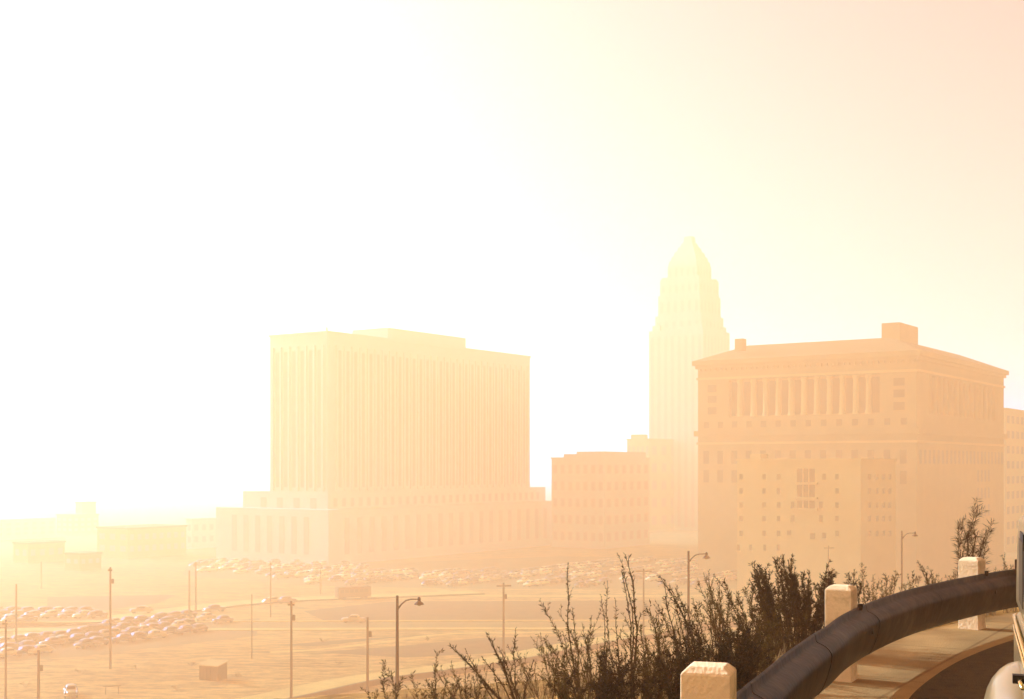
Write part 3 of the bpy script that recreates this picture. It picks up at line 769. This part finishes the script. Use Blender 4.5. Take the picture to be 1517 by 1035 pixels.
# ------------------------------------------------------------------ poles and street lamps
def street_lamp(px, d, ytop, armpx, label):
    p = ray(px, d); zb = gz(p.x, p.y); H = zat(ytop, d) - zb; a = armpx*d/F; s = a/1.65
    r = empty('street_lamp', (p.x,p.y,zb)); tag(r, label, 'street lamp', 'curved arm street lamps along the hill street')
    k = MB(); k.tube([(0,0,-.3),(0,0,.8),(0,0,.82),(0,0,H)], [.2*s,.2*s,.14*s,.095*s], 10); k.build('pole', M['lampmetal'], r, angle=40)
    pts = [(.05*s,0,H-1.0*s),(.3*s,0,H-.66*s),(.62*s,0,H-.38*s),(1.0*s,0,H-.28*s),(1.6*s,0,H-.27*s)]
    k = MB(); k.tube(pts, [.06*s,.055*s,.05*s,.045*s,.045*s], 8); k.tube([(.05*s,0,H-.86*s),(.32*s,0,H-.64*s)], .03*s, 6); k.build('arm', M['lampmetal'], r, smooth=True)
    k = MB(); k.lathe([(.05,-.13),(.10,-.12),(.12,.0),(.11,.12),(.04,.2)], 12, (0,0,0)); hd = k.build('lamp_head', M['lampmetal'], r, smooth=True); hd.location = (1.62*s,0,H-.30*s); hd.scale = (s,s,s)
    k = MB(); k.lathe([(.36,-.36),(.37,-.33),(.24,-.2),(.12,-.11),(.08,-.06)], 16); k.build('lamp_shade', M['lampmetal'], hd, smooth=True)
    k = MB(); k.ellipsoid((0,0,-.35),(.17,.17,.12),10,6); k.build('lens', M['stone3'], hd, smooth=True)
street_lamp(588.5, 88, 882, 33, 'tall curved arm street lamp nearest us, left of the bushes at bottom centre')
street_lamp(1020, 126, 816, 27, 'curved arm street lamp rising between the thin bushes and the dense dark ones')
street_lamp(1336, 150, 786, 20, 'slim curved arm street lamp above the black rail, before the dark stone block')

def pole(px, ybase, ytop, w, arm, label, box=False, d=None):
    p = at(px, ybase) if d is None else ray(px, d); d = p.y; zb = gz(p.x,p.y); H = zat(ytop, d) - zb
    r = empty('utility_pole', (p.x,p.y,zb), random.uniform(-.3,.3)); tag(r, label, 'pole', 'wooden poles on the flat')
    rad = w*d/F/2
    k = MB(); k.tube([(0,0,-.3),(0,0,H)], [rad*1.15, rad*.85], 8); k.build('pole', M['wood'], r, smooth=True)
    if arm:
        a = arm*d/F/2; k = MB(); k.box(-a,a,-.07-rad,.07-rad,H-.55,H-.38); ca = k.build('crossarm', M['wood'], r)
        for q in (-.9,-.5,.5,.9):
            k = MB(); k.lathe([(.04,0),(.06,.04),(.05,.14),(.02,.18)], 8, (q*a,-rad,H-.38)); k.build('insulator', M['stone3'], ca)
    if box:
        k = MB(); k.lathe([(.15,0),(.19,.05),(.19,.6),(.12,.7)], 12, (rad+.17,0,H-2.4)); k.build('transformer', M['lampmetal'], r, smooth=True)
pole(431.5, None, 890, 3.6, 10, 'utility pole with a drum near its top, between the hut and the nearest street lamp', True, d=160)
pole(544.5, None, 914, 3.8, 0, 'bare wooden pole just left of the nearest street lamp', True, d=158)
pole(746, 987, 863, 3.4, 22, 'pole with a wide crossarm standing by the pale hillside street', True)
pole(953.5, 958, 842, 2.6, 24, 'thin crossarm pole behind the tall forked shrub')
pole(163.5, 991, 840, 3.4, 6, 'tallest pole at left, beside the dark shed', True)
pole(57, None, 963, 4.4, 0, 'short thick pole cut by the bottom edge near the lone sedan', True, d=150)
pole(8.5, None, 918, 3.4, 8, 'pole nearest the left edge of the picture', d=158)
pole(24, 962, 865, 3.0, 0, 'pole second from the left edge, its foot at the near car park')
pole(280.5, 921, 845, 2.6, 0, 'shorter of the twin poles beyond the near car park')
pole(290, 905, 832, 2.6, 5, 'taller of the twin poles beyond the near car park')
pole(373, 976, 880, 1.8, 0, 'very thin pole at the right end of the near car park')
pole(401, 914, 833, 1.8, 5, 'faint thin pole beside the cream car on the climbing street')
pole(61, 872, 832, 1.8, 0, 'faint pole in the brightest haze at far left')
pole(475, 880, 842, 1.6, 0, 'faintest pole, left of the bus')
pole(1227.5, None, 808, 2.2, 15, 'small crossarm pole poking up above the dense dark bush', d=255)

# ------------------------------------------------------------------ shrubs on the slope behind the rail
def shrub(basepx, d, tips, label, fill=0, fh=.55, fspread=.5, leaf=.034, dens=1.0, mat='leaf_mid', twigs=1.0, lw=.21, start=.3, rs=.006, ddepth=.35, seed=None, name='shrub', op=1.0, group='shrubs on the slope behind the rail', cat='shrub'):
    rg = random.Random(seed if seed is not None else int(basepx*7+d*13))
    b = ray(basepx, d); zb = gz(b.x, b.y); root = empty(name, (b.x,b.y,zb)); tag(root, label, cat, group)
    st, lf = MB(), MB()
    lv, lfc = [], []
    def leaf_at(p, axis, ln):
        t = axis.normalized()
        side = t.cross(Vector((rg.uniform(-1,1),rg.uniform(-1,1),rg.uniform(-1,1))))
        if side.length < 1e-3: return
        side.normalize(); dr = (t*rg.uniform(.35,1.1) + side*rg.uniform(.5,1.0)*op + Vector((0,0,rg.uniform(-.15,.25)))).normalized()
        wd = dr.cross(Vector((rg.uniform(-1,1),rg.uniform(-1,1),rg.uniform(-1,1))))
        if wd.length < 1e-3: return
        wd = wd.normalized()*ln*lw*.5
        i = len(lv); m = p + dr*ln*.5
        lv.extend([p, m+wd, p+dr*ln, m-wd]); lfc.append((i,i+1,i+2,i+3))
    def stem(tip, base, r0, sub=True, start=start, dens=dens):
        L_ = (tip-base).length; n = max(4, int(L_/.14)); pts = []
        bend = Vector((rg.uniform(-1,1),rg.uniform(-1,1),0))*L_*.07 + Vector((0,0,L_*.06))
        jit = L_*.012
        for k in range(n+1):
            t = k/n; p = base.lerp(tip, t) + bend*math.sin(math.pi*t)*.9
            if 0 < k < n: p += Vector((rg.uniform(-jit,jit),rg.uniform(-jit,jit),0))
            pts.append(p)
        st.tube(pts, [r0*(1-.75*k/n) for k in range(n+1)], 4, caps=False)
        cnt = int(L_/.0085*dens)
        for _ in range(cnt):
            t = start + (1-start)*rg.random()**.8; f = t*n; k = min(n-1, int(f)); p = pts[k].lerp(pts[k+1], f-k)
            leaf_at(p, pts[k+1]-pts[k], leaf*rg.uniform(.45,1.55)*(1 if t < .9 else .7))
        if sub:
            for _ in range(int(L_*7*twigs)):
                t = rg.uniform(start, .95); f = t*n; k = min(n-1, int(f)); p = pts[k].lerp(pts[k+1], f-k)
                ax = (pts[k+1]-pts[k]).normalized(); s2 = Vector((rg.uniform(-1,1),rg.uniform(-1,1),rg.uniform(-.2,.6)))
                q = p + (ax*.9 + s2*.7).normalized()*rg.uniform(.08,.28)*(1.15-t*.75)
                stem(q, p, r0*.4, False, .15, dens*1.0)
    for tx, ty in tips:
        dd = d + rg.uniform(-ddepth, ddepth); tip = ray(tx, dd, zat(ty, dd)) - Vector((b.x,b.y,zb))
        stem(tip, Vector((rg.uniform(-.08,.08), rg.uniform(-.08,.08), -.05)), rs*rg.uniform(.8,1.2))
    for _ in range(int(fill*(.38 if dens < 1.5 else .6))):
        tx, ty = rg.choice(tips); tx += rg.gauss(0, 9); ty += rg.uniform(4, 55)
        dd = d + rg.uniform(-ddepth, ddepth)*1.3; tip = ray(tx, dd, zat(ty, dd)) - Vector((b.x,b.y,zb))
        base = Vector((rg.uniform(-.16,.16), rg.uniform(-.16,.16), -.05)); base.z += gz(b.x+base.x, b.y+base.y) - zb
        if tip.z > .15: stem(tip, base, rs*rg.uniform(.6,.95))
    for _ in range(int(fill*(.25 if dens < 1.5 else .42))):
        a = rg.uniform(0, 2*math.pi); q = fspread*math.sqrt(rg.random()); h = fh*rg.uniform(.45,1.0)
        base = Vector((math.cos(a)*q*.55, math.sin(a)*q*.55, -.05)); base.z += gz(b.x+base.x, b.y+base.y) - zb
        stem(base + Vector((math.cos(a)*q*.7+rg.uniform(-.1,.1), math.sin(a)*q*.7, h)), base, rs*.7, True, .1, dens*1.1)
    st.build('branches', M['twig'], root)
    me = bpy.data.meshes.new('foliage'); me.from_pydata(lv, [], lfc); me.materials.append(M[mat]); link('foliage', me, root)
    return len(lfc)
NL = 0
SH = [
 # left side, sparse
 dict(basepx=588, d=17, tips=[(568,977),(575,990),(596,1003)], label='small sprig beside the foot of the nearest street lamp', dens=.8, leaf=.05, mat='leaf_mid'),
 dict(basepx=648, d=16, tips=[(648,966),(634,1008),(662,1004),(640,1014),(672,1012),(622,1020)], label='low bush with one thin shoot, right of the nearest street lamp', fill=10, fh=.8, fspread=.5, dens=.8, leaf=.045),
 dict(basepx=560, d=15, tips=[(545,1024),(560,1022),(574,1026)], label='lowest tuft at the bottom edge left of the nearest street lamp', fill=6, fh=.35, fspread=.5, dens=.8),
 dict(basepx=772, d=13.5, tips=[(667,957),(676,964),(690,962),(720,938),(727,945),(713,972),(738,958),(764,930),(790,978)], label='fan shaped bush with dark leaning branches before the crossarm pole', fill=14, fh=.7, fspread=.5, dens=.6, leaf=.034, twigs=.7, mat='leaf_dark', rs=.009),
 dict(basepx=700, d=13.5, tips=[(690,1008),(715,1004),(700,1000),(680,1016)], label='low dark bush at the bottom edge under the leaning branches', fill=14, fh=.55, fspread=.5, dens=1.0, mat='leaf_mid'),
 dict(basepx=866, d=13, tips=[(800,888),(826,905),(806,948),(815,955),(834,935)], label='sparse shrub with a long shoot bending left, just right of the crossarm pole', dens=.8, leaf=.036, fill=8, fh=.7, twigs=.7),
 dict(basepx=858, d=12, tips=[(842,833),(848,900)], label='single tall thin shoot with tiny leaves, left of the forked one', dens=.9, leaf=.028, twigs=.35, rs=.007),
 dict(basepx=884, d=12.5, tips=[(890,880),(876,912),(862,922),(903,935),(872,940)], label='slender upright shrub between the single tall shoot and the forked one', dens=.6, leaf=.03, fill=12, fh=.8, twigs=.7),
 dict(basepx=936, d=11.5, tips=[(914,818),(926,821),(921,842),(934,850)], label='tallest forked shrub with a bushy tip rising over the far cars', dens=.7, leaf=.03, twigs=.4, rs=.009, start=.25),
 dict(basepx=930, d=12.2, tips=[(900,860),(912,888)], label='thin shoot leaning left out of the tallest forked shrub', dens=.6, leaf=.03, twigs=.4),
 dict(basepx=968, d=12, tips=[(955,893),(962,902),(985,908),(948,928),(990,930),(975,915)], label='bushy shrub with a cup shaped top before the thin crossarm pole', dens=.65, leaf=.032, fill=12, fh=.8, mat='leaf_mid'),
 dict(basepx=1035, d=12.5, tips=[(976,852),(984,862),(998,878),(992,866),(1008,888)], label='dark branched shrub leaning left, just left of the middle street lamp', dens=.6, leaf=.032, fill=8, fh=.7, mat='leaf_dark', rs=.009),
 dict(basepx=1068, d=13, tips=[(1034,858),(1042,848),(1050,845),(1058,850),(1066,862),(1078,868),(1084,876),(1026,886),(1044,872),(1070,880)], label='feathery brown bush with many fine shoots right of the middle street lamp', dens=.55, leaf=.032, fill=22, fh=.9, fspread=.7, mat='leaf_dry'),
 dict(basepx=1160, d=14, tips=[(1110,858),(1117,832),(1124,836),(1133,842),(1146,826),(1128,850),(1140,846),(1116,872),(1150,850)], label='dense dark bush with spiky shoots fanning left, tallest of the thicket', dens=1.5, leaf=.034, fill=30, fh=1.0, fspread=.6, mat='leaf_dark', rs=.009),
 dict(basepx=1188, d=13.6, tips=[(1160,822),(1168,832),(1172,826),(1186,852),(1192,846),(1198,860),(1178,850),(1202,870)], label='dense dark upright bush in the heart of the thicket before the pale annex', dens=1.6, leaf=.034, fill=34, fh=.95, fspread=.5, mat='leaf_dark', rs=.009),
 dict(basepx=1203, d=14.2, tips=[(1226,838),(1234,842),(1238,848),(1222,858),(1214,872),(1230,866)], label='dark bush leaning right, close beside the middle white post', dens=1.6, leaf=.034, fill=18, fh=.8, fspread=.4, mat='leaf_dark', rs=.008),
 dict(basepx=1120, d=12.4, tips=[(1090,880),(1100,872),(1112,884),(1128,890),(1136,900),(1080,900)], label='leafy brown bush in front of the thicket, behind the rail', dens=1.2, leaf=.034, fill=34, fh=.85, fspread=.6, mat='leaf_mid'),
 dict(basepx=905, d=10.2, tips=[(885,965),(900,955),(915,962),(928,968),(895,975)], label='low black bush below the slender upright shrub', dens=1.6, leaf=.034, fill=34, fh=.62, fspread=.42, mat='leaf_dark'),
 dict(basepx=850, d=10.4, tips=[(815,985),(835,975),(852,970),(868,980),(825,1000)], label='low brown bush at the bottom edge under the single tall shoot', dens=1.1, leaf=.034, fill=24, fh=.5, fspread=.42),
 dict(basepx=965, d=10.0, tips=[(945,975),(958,962),(975,970),(990,980)], label='low leafy bush under the cup shaped shrub', dens=1.3, leaf=.032, fill=26, fh=.6, fspread=.36, mat='leaf_mid'),
 dict(basepx=1022, d=9.8, tips=[(1000,950),(1015,942),(1030,948),(1045,955),(990,968)], label='dark leafy bush just behind the nearest white post', dens=1.7, leaf=.034, fill=34, fh=.7, fspread=.4, mat='leaf_dark'),
 dict(basepx=1085, d=10.3, tips=[(1062,940),(1078,930),(1094,928),(1104,940),(1112,935)], label='dark leafy bush between the nearest white post and the rail', dens=1.7, leaf=.034, fill=40, fh=.8, fspread=.42, mat='leaf_dark'),
 dict(basepx=1130, d=11.3, tips=[(1110,935),(1126,925),(1140,920),(1150,930)], label='leafy mid brown bush hard against the outside of the rail', dens=1.3, leaf=.032, fill=34, fh=.6, fspread=.38, mat='leaf_mid'),
 dict(basepx=815, d=14.5, tips=[(742,960),(760,950),(786,942),(800,936),(812,948),(826,955),(840,962),(770,972)], label='pale wispy dry brush between the fan shaped bush and the single tall shoot', dens=.4, leaf=.03, fill=24, fh=.9, fspread=.8, mat='leaf_dry', twigs=1.2, rs=.005),
 dict(basepx=980, d=14, tips=[(905,930),(925,938),(950,942),(972,935),(1000,925),(1010,915)], label='pale wispy dry brush behind the cup shaped shrub', dens=.4, leaf=.03, fill=24, fh=.9, fspread=.8, mat='leaf_dry', twigs=1.2, rs=.005),
 dict(basepx=700, d=15, tips=[(640,985),(668,980),(690,975),(705,984),(722,990)], label='pale wispy dry brush just left of the fan shaped bush', dens=.4, leaf=.03, fill=16, fh=.8, fspread=.7, mat='leaf_dry', twigs=1.2, rs=.005),
 # right side, low and dry
 dict(basepx=1264, d=17, tips=[(1257,849),(1266,844),(1272,856)], label='small dark tuft just right of the middle white post', dens=1.1, leaf=.04, fill=10, fh=.5, fspread=.3, mat='leaf_dark'),
 dict(basepx=1292, d=18.5, tips=[(1276,836),(1284,860),(1294,852),(1300,864)], label='thin dry tuft with one taller shoot right of the middle white post', dens=.7, leaf=.042, fill=14, fh=.6, fspread=.5, mat='leaf_dry'),
 dict(basepx=1318, d=19, tips=[(1312,848),(1322,855),(1328,846),(1306,860)], label='dry tuft just left of the slim street lamp', dens=.8, leaf=.042, fill=16, fh=.6, fspread=.5, mat='leaf_dry'),
 dict(basepx=1350, d=19.5, tips=[(1344,850),(1352,846),(1362,854)], label='dry tuft just right of the slim street lamp', dens=.8, leaf=.042, fill=16, fh=.6, fspread=.5, mat='leaf_dry'),
 dict(basepx=1394, d=18, tips=[(1359,830),(1366,838)], label='single leafy shoot leaning left over the rail, right of the slim street lamp', dens=1.2, leaf=.036, mat='leaf_dark', rs=.009, twigs=.3),
 dict(basepx=1380, d=20, tips=[(1372,850),(1380,844),(1388,852)], label='dry tuft behind the single leaning shoot', dens=.8, leaf=.042, fill=16, fh=.55, fspread=.5, mat='leaf_dry'),
 dict(basepx=1412, d=20.5, tips=[(1406,852),(1414,846)], label='dry tuft just left of the farthest white post', dens=.8, leaf=.042, fill=14, fh=.5, fspread=.5, mat='leaf_dry'),
 dict(basepx=1440, d=16.7, tips=[(1448,738),(1446,750),(1420,776),(1428,782),(1426,768),(1470,771),(1462,784),(1434,790),(1456,800),(1440,775)], label='feathery upright plant rising behind the farthest white post', dens=.75, leaf=.075, lw=.07, op=1.5, twigs=1.5, start=.3, mat='leaf_dark', rs=.008, ddepth=.12),
 dict(basepx=1496, d=19, tips=[(1484,823),(1489,832),(1498,838)], label='small dark sprig beside the black bracket near the wagon', dens=.7, leaf=.04, mat='leaf_dark', fill=4, fh=.5, fspread=.3),
 dict(basepx=1472, d=21, tips=[(1464,846),(1474,842)], label='dry tuft just right of the farthest white post', dens=.7, leaf=.042, fill=12, fh=.5, fspread=.5, mat='leaf_dry'),
]
for k in SH: NL += shrub(**k)
print('LEAVES', NL)

for k, (x, y, h, lab) in enumerate([(120,997,.5,'dark weed tuft above the lone pale sedan'),(284,986,.6,'wide dark weed tuft left of the board hut'),(38,1018,.8,'dark weed clump at the bottom left corner'),
        (202,992,.5,'weed tuft between the lone sedan and the hut'),(352,1003,.5,'weed tuft just right of the board hut'),(262,1022,.8,'weed clump in front of the board hut'),(500,985,.6,'weed tuft left of the bare wooden pole'),(478,951,.6,'weed clump on the dark grass beside the dirt path'),(634,949,.9,'small weed standing on the curve of the dirt path')]):
    p = at(x, y); shrub(x, p.y, [(x+random.uniform(-9,9), y-random.uniform(3,7)) for _ in range(5)], lab, fill=6, fh=h, fspread=.9, leaf=.22, lw=.2, dens=.14, twigs=.3, mat='leaf_mid', rs=.02, name='weed_tuft', group='weed tufts on the flat', cat='weed')
def sawhorse(x, y, lab):
    p = at(x, y); r = empty('sawhorse', (p.x,p.y,0), R(20)); tag(r, lab, 'sawhorse', 'sawhorses on the dirt')
    MB().box(-1.1,1.1,-.06,.06,1.0,1.12).build('beam', M['wood'], r)
    for sx in (-.8,.8):
        for sy in (-.4,.4):
            k = MB(); k.tube([(sx,sy*.1,1.0),(sx,sy,0)], .045, 6); k.build('leg', M['wood'], r)
sawhorse(166, 1028, 'wooden sawhorse on the dirt right of the lone pale sedan')
# dry grass on the slope, one mass
def grass():
    rg = random.Random(3); vs, fs = [], []
    def tuft(x, y, h, n):
        z = gz(x, y) - .01
        for _ in range(n):
            a = rg.uniform(0, 6.28); hh = h*rg.uniform(.5,1.2); dx, dy = math.cos(a), math.sin(a); w = .004+.003*rg.random(); ln = hh*rg.uniform(.2,.7)
            ox, oy = x+rg.uniform(-.06,.06), y+rg.uniform(-.06,.06); i = len(vs)
            vs.extend([(ox-dy*w,oy+dx*w,z),(ox+dy*w,oy-dx*w,z),(ox+dx*ln,oy+dy*ln,z+hh)]); fs.append((i,i+1,i+2))
    k = 0
    while k < 5200:
        i = rg.randrange(20, len(RL)-25); p = RL[i]; t = (RL[i+1]-p).normalized(); nr = Vector((-t.y,t.x,0))
        s = .62 + rg.random()**1.7*16; q = p + nr*s + t*rg.uniform(-.6,.6)
        if q.y < 3 or q.y > 34: k += 1; continue
        tuft(q.x, q.y, .10 + .16*rg.random() + (.1 if s > 3 else 0), 9); k += 1
    me = bpy.data.meshes.new('dry_grass'); me.from_pydata(vs, [], fs); me.materials.append(M['straw']); o = link('dry_grass', me); tag(o, kind='stuff')
grass()
